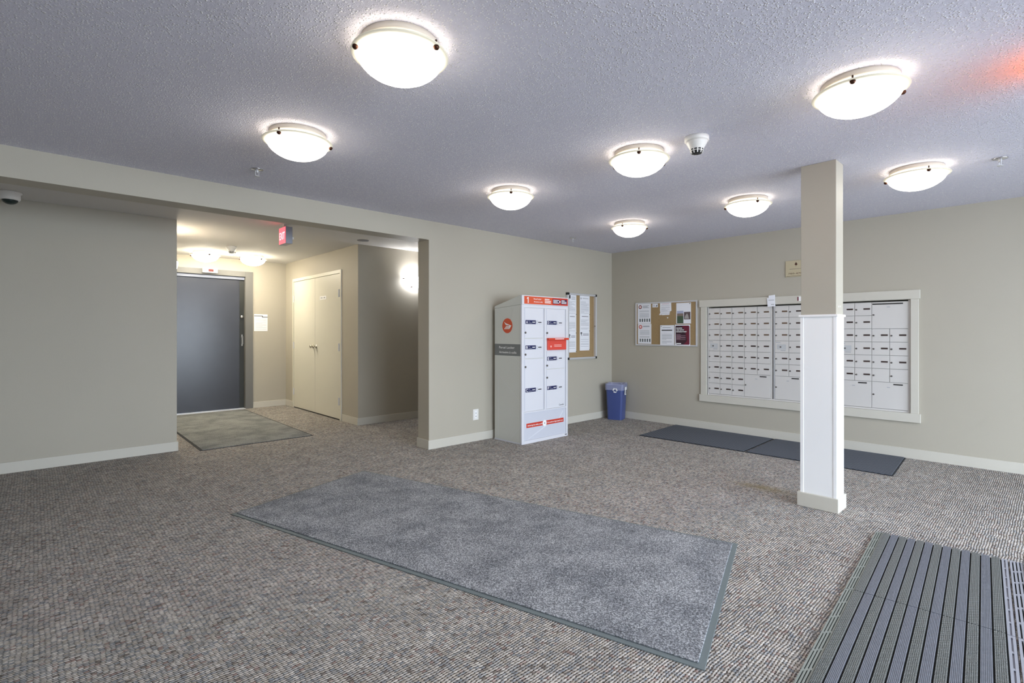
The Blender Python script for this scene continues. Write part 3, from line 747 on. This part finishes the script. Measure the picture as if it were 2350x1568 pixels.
# ------------------------------------------------------------------ open cork board on the east wall
def board_b():
    F = FB(XB); u0, u1, v0, v1 = -4.157, -3.222, 1.066, 1.674
    t = thing('cork_board', 'open cork board with aluminium frame left of the mailboxes', 'notice board', (XB, 3.69, v0))
    part(MB(F).box(u0 + .01, u1 - .01, v0 + .01, v1 - .01, .001, .012), 'cork_panel', CORK, t)
    for a, b, c, d in ((u0, u0 + .018, v0, v1), (u1 - .018, u1, v0, v1), (u0 + .018, u1 - .018, v0, v0 + .018), (u0 + .018, u1 - .018, v1 - .018, v1)):
        part(MB(F).box(a, b, c, d, .001, .018), 'frame_rail', METAL, t, bevel=.002)
    def sheet(label, a, b, c, d, m=PAPER, w0=.0125, cat='notice', name='posted_sheet', poly=None):
        p = thing(name, label, cat, (XB - w0, -(a + b) / 2, c), 'papers on the cork board')
        if poly: part(MB(F).prism(poly, w0, w0 + .0006), 'sheet', m, p)
        else: part(MB(F).box(a, b, c, d, w0, w0 + .0006), 'sheet', m, p)
        return p
    for top in (1, 0):
        a, b, c, d = (-4.122, -3.907, 1.374, 1.655) if top else (-4.118, -3.900, 1.090, 1.372)
        p = sheet('%s white notice with red and white round symbol, left side of the cork board' % ('upper' if top else 'lower'), a, b, c, d, w0=.0130 if top else .0125)
        w1 = .0140 if top else .0135
        ring = []
        cx, cy = a + .043, d - .042
        mb = MB(F); n = 24
        for i in range(n):
            t0, t1 = 2 * PI * i / n, 2 * PI * (i + 1) / n
            mb.prism([(cx + .016 * math.cos(t0), cy + .016 * math.sin(t0)), (cx + .028 * math.cos(t0), cy + .028 * math.sin(t0)), (cx + .028 * math.cos(t1), cy + .028 * math.sin(t1)), (cx + .016 * math.cos(t1), cy + .016 * math.sin(t1))], w1 - .0003, w1)
        part(mb, 'red_ring', mat('ring_brown_red', rgb(128, 56, 40), .6) if top else MATS['red_print'], p)
        part(MB(F).prism([(cx - .007, cy - .012), (cx + .007, cy - .012), (cx + .009, cy + .002), (cx + .001, cy + .013), (cx - .008, cy + .002)], w1 - .0003, w1), 'hand_symbol', MATS['pale_red_print'], p)
        lines(F, a + .085, b - .03, d - .022, d - .06, 3, PDARK, p, w=w1, seed=4 + top, th=.35)
        lines(F, a + .03, b - .03, d - .09, c + .085, 8, PGREY, p, w=w1, seed=11 + top, th=.35)
        mb = MB(F)
        for i in range(5): x = a + .032 + i * .038; mb.box(x, x + .018, c + .028, c + .072, w1 - .0003, w1)
        part(mb, 'figure_pictogram', mat('slate_print', rgb(72, 84, 84), .6), p)
    p = sheet('small white business card pinned at the top of the cork board', -3.882, -3.797, 1.602, 1.652, name='business_card', cat='card')
    lines(F, -3.872, -3.84, 1.640, 1.612, 3, PGREY, p, w=.0135, seed=1)
    part(MB(F).prism([(-3.828, 1.615), (-3.814, 1.608), (-3.806, 1.624), (-3.81, 1.64)], .0133, .0137), 'dark_swoosh', PDARK, p)
    p = sheet('torn white sheet with ragged lower corners, top middle of the cork board', -3.766, -3.590, 1.495, 1.658,
              poly=[(-3.764, 1.655), (-3.594, 1.660), (-3.590, 1.545), (-3.612, 1.538), (-3.620, 1.492), (-3.733, 1.489), (-3.738, 1.505), (-3.742, 1.492), (-3.778, 1.492), (-3.757, 1.530), (-3.764, 1.545)])
    lines(F, -3.735, -3.625, 1.648, 1.638, 1, mat('pink_print', rgb(224, 160, 170), .6), p, w=.0135, seed=2, full=1)
    lines(F, -3.745, -3.615, 1.628, 1.51, 10, PGREY, p, w=.0135, seed=22, th=.3)
    p = sheet('white flyer with two pictures, upper right of the cork board', -3.518, -3.307, 1.368, 1.646, w0=.0130)
    part(MB(F).box(-3.507, -3.415, 1.373, 1.47, .0137, .0140), 'photo_lower_half', mat('picture_green', rgb(74, 92, 70), .6), p)
    part(MB(F).box(-3.507, -3.415, 1.47, 1.505, .0137, .0140), 'photo_middle', mat('picture_brown', rgb(134, 118, 106), .6), p)
    part(MB(F).box(-3.507, -3.415, 1.505, 1.540, .0137, .0140), 'photo_sky', mat('picture_sky', rgb(176, 180, 206), .6), p)
    part(MB(F).box(-3.407, -3.315, 1.424, 1.524, .0137, .0140), 'photo_square', mat('picture_grey_brown', rgb(96, 82, 82), .6), p)
    part(MB(F).prism([(-3.400, 1.432), (-3.335, 1.432), (-3.345, 1.475), (-3.362, 1.505), (-3.390, 1.470)], .0140, .0143), 'photo_subject', mat('picture_light', rgb(172, 166, 164), .6), p)
    part(MB(F).disc(-3.322, 1.634, .006, .0136, .018, 10), 'pin', PDARK, p)
    p = sheet('white letter sized notice with one bold line, lower middle of the cork board', -3.758, -3.545, 1.076, 1.350, w0=.0190)
    lines(F, -3.72, -3.60, 1.325, 1.305, 2, PDARK, p, w=.0200, seed=2, th=.35, full=1)
    lines(F, -3.735, -3.575, 1.293, 1.270, 1, PBLACK, p, w=.0200, seed=2, th=.55, full=1)
    lines(F, -3.73, -3.58, 1.255, 1.10, 13, PGREY, p, w=.0200, seed=31, th=.35)
    part(MB(F).disc(-3.742, 1.335, .005, .0197, .024, 8), 'pin', PDARK, p)
    p = sheet('maroon poster with bold white heading, lower right of the cork board', -3.535, -3.314, 1.076, 1.356, w0=.0190, name='poster', cat='poster')
    part(MB(F).prism([(-3.519, 1.098), (-3.509, 1.088), (-3.332, 1.088), (-3.324, 1.096), (-3.326, 1.330), (-3.336, 1.342), (-3.517, 1.342), (-3.526, 1.332)], .0197, .0200), 'dark_ground', mat('dark_plum_print', rgb(58, 32, 44), .5), p)
    part(MB(F).prism([(-3.43, 1.342), (-3.336, 1.342), (-3.326, 1.330), (-3.324, 1.096), (-3.332, 1.088), (-3.41, 1.088), (-3.36, 1.14), (-3.385, 1.26)], .0200, .0202), 'maroon_shape', MAROON, p)
    for s_, v_, w_ in (('MASKS', 1.300, .085), ('ARE NOW', 1.276, .112), ('MANDATORY', 1.252, .152)):
        text(s_, F, -3.514, v_, .017, PWHITE, p, width=w_, w=.0206, bold=.03)
    lines(F, -3.512, -3.38, 1.225, 1.150, 7, mat('mauve_print', rgb(168, 132, 146), .6), p, w=.0205, seed=8, th=.5)
    part(MB(F).box(-3.514, -3.445, 1.096, 1.108, .0203, .0206), 'footer_logo', PWHITE, p)
    t2 = thing('push_pin', 'single white push pin in the bare middle of the cork board', 'pin', (XB - .012, 3.646, 1.446), None)
    part(MB(F).disc(-3.646, 1.452, .0075, .0122, .022, 12), 'pin_head', PWHITE, t2)
board_b()

# ------------------------------------------------------------------ mailboxes
def surround():
    F = FB(XB)
    t = thing('mailbox_surround', 'wide pale beige board frame around the wall mailboxes', 'frame', (XB, 2.05, .35))
    part(MB(F).box(-3.188, -.920, 1.578, 1.668, .0008, .026), 'top_board', TRIM, t, bevel=.003)
    part(MB(F).box(-3.188, -.916, .360, .448, .0008, .026), 'bottom_board', TRIM, t, bevel=.003)
    part(MB(F).box(-3.170, -3.092, .448, 1.578, .0008, .020), 'side_board', TRIM, t, bevel=.002)
    part(MB(F).box(-.995, -.932, .448, 1.578, .0008, .020), 'side_board', TRIM, t, bevel=.002)
    part(MB(F).box(-1.0155, -1.0015, .449, 1.574, -.012, .0005).box(-3.083, -3.0765, .449, 1.574, -.012, .006), 'edge_strip', BOXW, t)
    part(MB(F).box(-3.0895, -3.084, .449, 1.574, -.012, .0), 'dark_edge_joint', PDARK, t)  # narrow dark strip at the left end of the mailboxes
    part(MB(F).box(-3.0785, -1.0015, .4485, .4655, -.03, -.004), 'sill_strip', BOXW, t)
surround()
def door_mesh(w_, h_):
    return bv(-.011, 0, -w_ / 2 + .0018, w_ / 2 - .0018, -h_ / 2 + .0018, h_ / 2 - .0018)
CW, CH = .1512, .1365
XF = XB + .012          # face plane of the mailboxes, a little behind the wall
meshes = {}
def shared(key, fn):
    if key not in meshes:
        o = fn(); meshes[key] = o.data; bpy.data.objects.remove(o)
    return meshes[key]
def inst(name, me, parent, loc):
    o = bpy.data.objects.new(name, me); COL.objects.link(o); o.parent = parent; o.location = loc; return o
def mailbox_door(root, yc, zc, w_, h_, plate='b', slot=None, special=False, num=False):
    ry, rz = root.location.y, root.location.z
    dm = shared(('d', round(w_, 3), round(h_, 3)), lambda: mesh_obj('mailbox_door', door_mesh(w_, h_), BF, BOXW, bevel=.0012))
    d = inst('mailbox_door', dm, root, (XF - root.location.x, yc - ry, zc - rz))
    lf = lambda x, y, z: (-.011 - z, x, y)
    lk = shared('lock', lambda: lathe('lock', [(.0085, 0), (.0085, .005), (.005, .0065), (.0005, .0068)], LOCKM, None, 14, lf))
    if special:
        inst('lock', lk, d, (0, w_ * .08, -.002))
        pn = shared('pl', lambda: mesh_obj('lock_plate', bv(-.0118, -.0112, -w_ * .30, w_ * .34, -h_ * .22, h_ * .22), BF, mat('lock_plate_grey', rgb(196, 198, 200), .4)))
        inst('lock_plate', pn, d, (0, 0, -.002))
        tp = shared('tp', lambda: mesh_obj('label_tape', bv(-.0122, -.0112, -.020, .032, -.004, .004), BF, PGREY))
        inst('label_tape', tp, d, (0, w_ * .22, h_ * .36)); inst('label_tape', tp, d, (0, -w_ * .14, -h_ * .31))
        return d
    inst('lock', lk, d, (0, w_ / 2 - .016, -.004 if slot is None else h_ * .02))
    if plate:
        pm = {'b': PLATE, 'd': PLATED, 'g': PLATEG}[plate]
        pmesh = shared(('p', plate), lambda: mesh_obj('name_window', bv(-.0125, -.0112, -.029, .029, -.0085, .0085), BF, pm, bevel=.0005))
        inst('name_window', pmesh, d, (0, -w_ * .21, .002))
    if slot:
        sw, du = slot
        sm = shared(('s', sw), lambda: mesh_obj('mail_slot', bv(-.0125, -.0112, -sw / 2, sw / 2, -.006, .006), BF, BLACK, bevel=.002))
        inst('mail_slot', sm, d, (0, du, h_ / 2 - .020 if h_ < .3 else h_ / 2 - .018))
    if num:
        nm = shared('num', lambda: mesh_obj('door_number', bv(-.0118, -.0112, -.013, .013, -.0035, .0035), BF, PGREY))
        inst('door_number', nm, d, (0, w_ * .0 + .01, h_ / 2 - .052))
    return d
def cabinet(label, yl, ncol, layout, zt=1.560, nrow=8):
    """yl = Y of the left edge as seen; columns go towards -Y"""
    t = thing('mailbox_cabinet', label, 'mailbox cabinet', (XF, yl - ncol * CW / 2, zt - nrow * CH), 'wall mailbox cabinets')
    part(MB().box(XF + .001, XF + .16, yl - ncol * CW + .0005, yl - .0005, zt - nrow * CH - .002, zt + .002), 'cabinet_body', mat('cabinet_seam_grey', rgb(176, 174, 174), .5) if 'cabinet_seam_grey' not in MATS else MATS['cabinet_seam_grey'], t)
    r = random.Random(len(label))
    for (c, rr, cs, rs, kind) in layout(r):
        yc = yl - (c + cs / 2) * CW; zc = zt - (rr + rs / 2) * CH
        w_, h_ = cs * CW, rs * CH
        if kind == 'sp': mailbox_door(t, yc, zc, w_, h_, special=True)
        elif kind == 'none': mailbox_door(t, yc, zc, w_, h_, plate=None, num=False)
        elif kind == 'big': mailbox_door(t, yc, zc, w_, h_, plate=None, slot=(.078, -w_ * .23), num=True)
        elif kind == 'bigtop': mailbox_door(t, yc, zc, w_, h_, plate=None, slot=(.256, 0.018), num=True)
        else: mailbox_door(t, yc, zc, w_, h_, plate=kind)
    return t
def lay1(r):
    out = []
    for rr in range(8):
        for c in range(5):
            if rr >= 6 and c >= 3: continue
            k = 'sp' if (rr, c) == (3, 0) else ('g' if (c == 1 and rr in (1, 2, 4)) else ('d' if rr >= 3 else 'b'))
            out.append((c, rr, 1, 1, k))
    out.append((3, 6, 2, 2, 'big')); return out
def lay2(r):
    out = []
    for rr in range(6):
        for c in range(4):
            out.append((c, rr, 1, 1, 'sp' if (rr, c) == (3, 0) else ('d' if rr >= 3 or c == 1 else 'b')))
    out += [(0, 6, 2, 2, 'big'), (2, 6, 2, 2, 'big')]; return out
def lay3(r):
    out = []
    for rr in range(6):
        for c in range(4):
            if rr < 2 and c >= 2: continue
            k = 'sp' if (rr, c) == (3, 0) else ('none' if (rr == 5 and c >= 2) else 'd')
            out.append((c, rr, 1, 1, k))
    out += [(2, 0, 2, 2, 'bigtop'), (0, 6, 2, 2, 'big'), (2, 6, 2, 2, 'big')]; return out
cabinet('leftmost mailbox cabinet, five columns of small doors', 3.074, 5, lay1)
cabinet('middle mailbox cabinet, mostly hidden behind the column', 2.268, 4, lay2)
cabinet('rightmost mailbox cabinet, wide slotted door at its top right', 1.621, 4, lay3)
F = FB(XF)
t = thing('mailbox_divider', 'silver vertical strip between left and middle mailbox cabinets', 'divider', (XF, 2.293, .447), 'mailbox cabinet dividers')
part(MB(F).box(-2.317, -2.296, .4665, 1.573, -.02, .006), 'flat_strip', BOXW, t)
part(MB(F).box(-2.292, -2.286, .4665, 1.573, -.02, .003), 'dark_joint', PDARK, t)
part(MB(F).box(-2.284, -2.270, .4665, 1.573, -.02, .012), 'raised_strip', METAL, t, bevel=.002)
t = thing('mailbox_divider', 'silver vertical strip behind the column between mailbox cabinets', 'divider', (XF, 1.642, .447), 'mailbox cabinet dividers')
part(MB(F).box(-1.661, -1.640, .4665, 1.573, -.02, .006), 'flat_strip', BOXW, t)
part(MB(F).box(-1.637, -1.624, .4665, 1.573, -.02, .012), 'raised_strip', METAL, t, bevel=.002)

F = FB(XB - .026)
t = thing('paper_slip', 'larger white slip taped on the top board of the mailbox frame', 'note', (XB - .027, 2.29, 1.555), 'slips on the mailbox frame')
part(MB(F).prism([(-2.343, 1.655), (-2.262, 1.662), (-2.252, 1.555), (-2.334, 1.551)], .001, .010), 'sheet', PAPER, t)
lines(F, -2.326, -2.262, 1.636, 1.620, 1, PGREY, t, w=.0105, full=1, seed=2)
lines(F, -2.295, -2.262, 1.582, 1.572, 1, PDARK, t, w=.0105, full=1, seed=2)
t = thing('paper_slip', 'small white slip standing behind the larger one above the mailboxes', 'note', (XB - .027, 2.29, 1.640), 'slips on the mailbox frame')
part(MB(F).prism([(-2.323, 1.640), (-2.322, 1.682), (-2.252, 1.689), (-2.249, 1.640)], .0115, .0135), 'sheet', PAPER, t)
t = thing('frame_sticker', 'small white and red sticker on the mailbox frame beside the column', 'sticker', (XB - .027, 1.98, 1.605))
part(MB(F).box(-2.005, -1.94, 1.604, 1.655, .0006, .0016), 'white_field', PWHITE, t)
part(MB(F).box(-2.016, -2.004, 1.607, 1.652, .0006, .0020), 'red_edge', MATS['maroon_print'], t)

F = FB(XB)
t = thing('wall_sign', 'cream plaque with dark leaf emblem, partly hidden by the column', 'sign', (XB, 1.99, 1.88))
part(MB(F).box(-2.148, -1.830, 1.886, 2.070, .0008, .010), 'panel', CREAM, t, bevel=.002)
e_ = part(MB(F).prism([(-2.034, 2.012), (-2.052, 2.024), (-2.046, 2.034), (-2.036, 2.052), (-2.026, 2.034), (-2.020, 2.024)], .010, .0106), 'leaf_emblem', BROWNP, t)
part(MB(F).box(-2.037, -2.035, 2.000, 2.014, .010, .0106), 'leaf_stem', BROWNP, t)
lines(F, -2.105, -1.88, 1.982, 1.966, 1, mat('faint_sign_print', rgb(160, 150, 130), .6), t, w=.0107, full=1, seed=2)
text('780-470-', F, -2.118, 1.914, .017, BROWNP, t, width=.16, w=.0108)
part(MB(F).box(-2.140, -1.838, 1.893, 1.896, .010, .0105), 'rule', BROWNP, t)

# ------------------------------------------------------------------ recycling bin
def rbin():
    a = math.atan2(-.237, .09)   # along the left face, towards camera corner
    t = thing('recycling_bin', 'blue recycling bin with clear bag liner in the room corner', 'recycling bin', (6.165, 4.375, 0), rz=math.radians(19))
    # local: x to the right (along front), y away.
    def ring(hx, hy, z, r=.03, n=5):
        pts = []
        for cx, cy, a0 in ((hx - r, hy - r, 0), (-hx + r, hy - r, PI / 2), (-hx + r, -hy + r, PI), (hx - r, -hy + r, 3 * PI / 2)):
            for i in range(n): b = a0 + i / (n - 1) * PI / 2; pts.append((cx + r * math.cos(b), cy + r * math.sin(b), z))
        return pts
    def loft(name, rings, m, parent, capb=True, capt=False):
        vs = []; fs = []; k = len(rings[0])
        for rg in rings: vs += rg
        for j in range(len(rings) - 1):
            for i in range(k): fs.append((j * k + i, j * k + (i + 1) % k, (j + 1) * k + (i + 1) % k, (j + 1) * k + i))
        if capb: fs.append(tuple(range(k))[::-1])
        return autosmooth(mesh_obj(name, vs, fs, m, parent, smooth=True), 40)
    bx, by, tx, ty, h = .105, .105, .128, .130, .500
    loft('bin_body', [ring(bx, by, .0), ring(tx - .006, ty - .006, h - .03), ring(tx, ty, h - .028), ring(tx, ty, h), ring(tx - .006, ty - .006, h), ring(tx - .012, ty - .012, h - .03), ring(bx - .006, by - .006, .01)], BLUE, t)
    rj = random.Random(11)
    def jit(rg, a): return [(x + rj.uniform(-a, a) * .5, y + rj.uniform(-a, a) * .5, z + rj.uniform(-a, a)) for x, y, z in rg]
    loft('bag_liner', [jit(ring(tx + .003, ty + .003, h - .075), .004), ring(tx + .005, ty + .004, h - .04), jit(ring(tx + .004, ty + .005, h + .010), .007), jit(ring(tx - .006, ty - .006, h + .020), .012), jit(ring(tx - .022, ty - .022, h - .02), .008), ring(bx + .002, by + .002, .10)], BAG, t, capb=False)
    # recycle symbol on left (-x) face upper area: three bent arrows
    ex = lambda u, v, w: (-(tx - .001) - w - (v - .43) * .05 - .002, -u, v)
    mb = MB(ex); cx, cy, R = 0.020, .425, .034
    for k in range(3):
        a0 = PI / 2 + k * 2 * PI / 3
        pts = []
        for i in range(6): b = a0 - .25 - i / 5 * 1.35; pts.append((cx + R * math.cos(b), cy + R * math.sin(b)))
        for i in range(6)[::-1]: b = a0 - .25 - i / 5 * 1.35; pts.append((cx + R * .58 * math.cos(b), cy + R * .58 * math.sin(b)))
        for i in range(5):
            mb.prism([pts[i], pts[i + 1], pts[10 - i], pts[11 - i]], .004, .0048)
        b = a0 - 1.60; b2 = b - .42
        mb.prism([(cx + R * 1.2 * math.cos(b), cy + R * 1.2 * math.sin(b)), (cx + R * .38 * math.cos(b), cy + R * .38 * math.sin(b)), (cx + R * .8 * math.cos(b2), cy + R * .8 * math.sin(b2))], .004, .0048)
    mb.build('recycle_symbol', PWHITE, t)
    ey = lambda u, v, w: (u, -(ty - .001) - w - (v - .43) * .05 - .003, v)
    MB(ey).box(-.035, .045, .355, .468, .003, .005).build('white_label', PWHITE, t)
    MB(ey).box(.005, .038, .365, .425, .005, .0056).build('label_print', NAVY, t)
    # crumpled contents
    r = random.Random(3)
    for i in range(3):
        bm = bmesh.new(); bmesh.ops.create_icosphere(bm, subdivisions=2, radius=.05)
        for v_ in bm.verts: v_.co *= r.uniform(.75, 1.1)
        me = bpy.data.meshes.new('crumpled_paper'); bm.to_mesh(me); bm.free(); me.materials.append(PAPER if i else MATS['grey_print'])
        o = bpy.data.objects.new('crumpled_paper', me); COL.objects.link(o); o.location = (-.05 + i * .05, -.03 + (i % 2) * .06, .42); o.parent = t
rbin()

# ------------------------------------------------------------------ floor mats
def quad_mat(name, label, cat, corners, pile, h, bw, border, group=None, edge_h=.003):
    cx = sum(c[0] for c in corners) / 4; cy = sum(c[1] for c in corners) / 4
    t = thing(name, label, cat, (cx, cy, 0), group)
    C = [Vector((c[0], c[1])) for c in corners]
    inn = []
    for i in range(4):
        a, b, c = C[i - 1], C[i], C[(i + 1) % 4]
        d1, d2 = (a - b).normalized(), (c - b).normalized()
        inn.append(b + (d1 + d2) * bw)
    def slab(P, z0, z1, nm, m, bev):
        mb = MB(); mb.prism([(p.x, p.y) for p in P], z0, z1); return part(mb, nm, m, t, bevel=bev)
    slab(C, 0.0005, edge_h, 'rubber_border', border, .001)
    slab(inn, edge_h + .0002, h, 'pile', pile, .003)
    return t
quad_mat('entrance_rug', 'long grey pile rug with rubber edge across the middle of the lobby floor', 'rug', [(1.795, .885), (3.016, 1.284), (2.159, 4.261), (.982, 3.862)], RUG, .011, .026, RUBBER, edge_h=.005)
quad_mat('hall_mat', 'grey carpet mat on the hall floor in front of the elevator', 'mat', [(1.276, 6.154), (2.473, 6.159), (2.50, 9.03), (1.30, 9.03)], RUGH, .008, .022, BLACKR)
quad_mat('anti_fatigue_mat', 'dark embossed mat under the mailboxes, far one', 'mat', [(5.345, 3.472), (5.405, 2.236), (6.322, 2.27), (6.322, 3.53)], DMAT, .010, .012, BLACKR, 'dark mats below the mailboxes')
quad_mat('anti_fatigue_mat', 'dark embossed mat under the mailboxes, nearer one behind the column', 'mat', [(5.405, 2.228), (5.427, .975), (6.322, 1.03), (6.322, 2.262)], DMAT, .010, .012, BLACKR, 'dark mats below the mailboxes')

# ridged entrance tiles: local x along the strips, local y across (negative = towards the camera's right)
SL = .954; SWD = .0403
def strip_mesh(nm, m, ribs):
    pts = []; wd = SWD - .006
    pts.append((0, .004)); pts.append((0, .0125))
    for i in range(ribs):
        a = wd * (i + .12) / ribs; b = wd * (i + .88) / ribs
        pts += [(a, .0145), (b, .0145)]
        if i < ribs - 1: pts += [(wd * (i + 1) / ribs - .0004, .0095), (wd * (i + 1) / ribs + .0004, .0095)]
    pts += [(wd, .0125), (wd, .004)]
    mb = MB(lambda u, v, w: (w, -u, v)); mb.prism(pts, 0, SL)
    o = mb.build(nm, m); me = o.data; bpy.data.objects.remove(o); return me
RIB = strip_mesh('ribbed_strip', RIBM, 7); BRU = strip_mesh('brush_strip', BRUSHM, 6)
def lattice(y0, wd, rows, n, m):
    mb = MB()
    mb.box(0, SL, y0 - wd, y0, .002, .0045)
    sl = wd / (rows * 2.6 + 1.6); bar = sl * 1.6; st = sl + bar
    for r_ in range(rows + 1):
        mb.box(0, SL, y0 - st * r_ - bar, y0 - st * r_, .0045, .0115)
    for r_ in range(rows):
        for k in range(n + 1):
            x = k * SL / n + (r_ - 1) * .012
            mb.box(max(0, x - .006), min(SL, x + .010), y0 - st * (r_ + 1), y0 - st * r_ - bar, .0045, .011)
    return mb
ANG = math.radians(4.2)
def tile(label, i, j, bm_, pale=False):
    ox = 2.860 - math.cos(ANG) * (SL + .005) * i + math.sin(ANG) * .594 * j
    oy = .702 - math.sin(ANG) * (SL + .005) * i - math.cos(ANG) * .594 * j
    t = thing('entrance_mat_tile', label, 'mat', (ox, oy, 0), 'ridged entrance mat tiles', ANG)
    bw = .037 if j == 0 else .050
    MB().box(0, SL, -.590 if j else -.588, -.002, .0005, .0040).build('backing', MATBASE, t)
    lattice(0, bw, 3, 6, bm_).build('slotted_border', bm_, t)
    MB().box(0, SL, -bw, 0, .0042, .0050).build('slot_floor', MATBASE, t)
    for k in range(13):
        me = BRU if k % 2 == 0 else RIB
        o = bpy.data.objects.new(me.name.split('.')[0], me); COL.objects.link(o); o.parent = t; o.location = (0, -bw - .0015 - k * SWD, 0)
    if j == 0: lattice(-bw - .0015 - 13 * SWD, .024, 1, 7, BORDL).build('slotted_border', BORDL, t)
tile('ridged grey entrance mat tile farther from camera, beside the pale slotted edge', 0, 0, BORDM)
tile('ridged grey entrance mat tile at the lower right edge of the photo', 1, 0, BORDM)
tile('ridged mat tile with pale slotted edge cut off at the right frame edge', 0, 1, BORDL)
tile('ridged mat tile with pale slotted edge in the bottom right corner', 1, 1, BORDL)
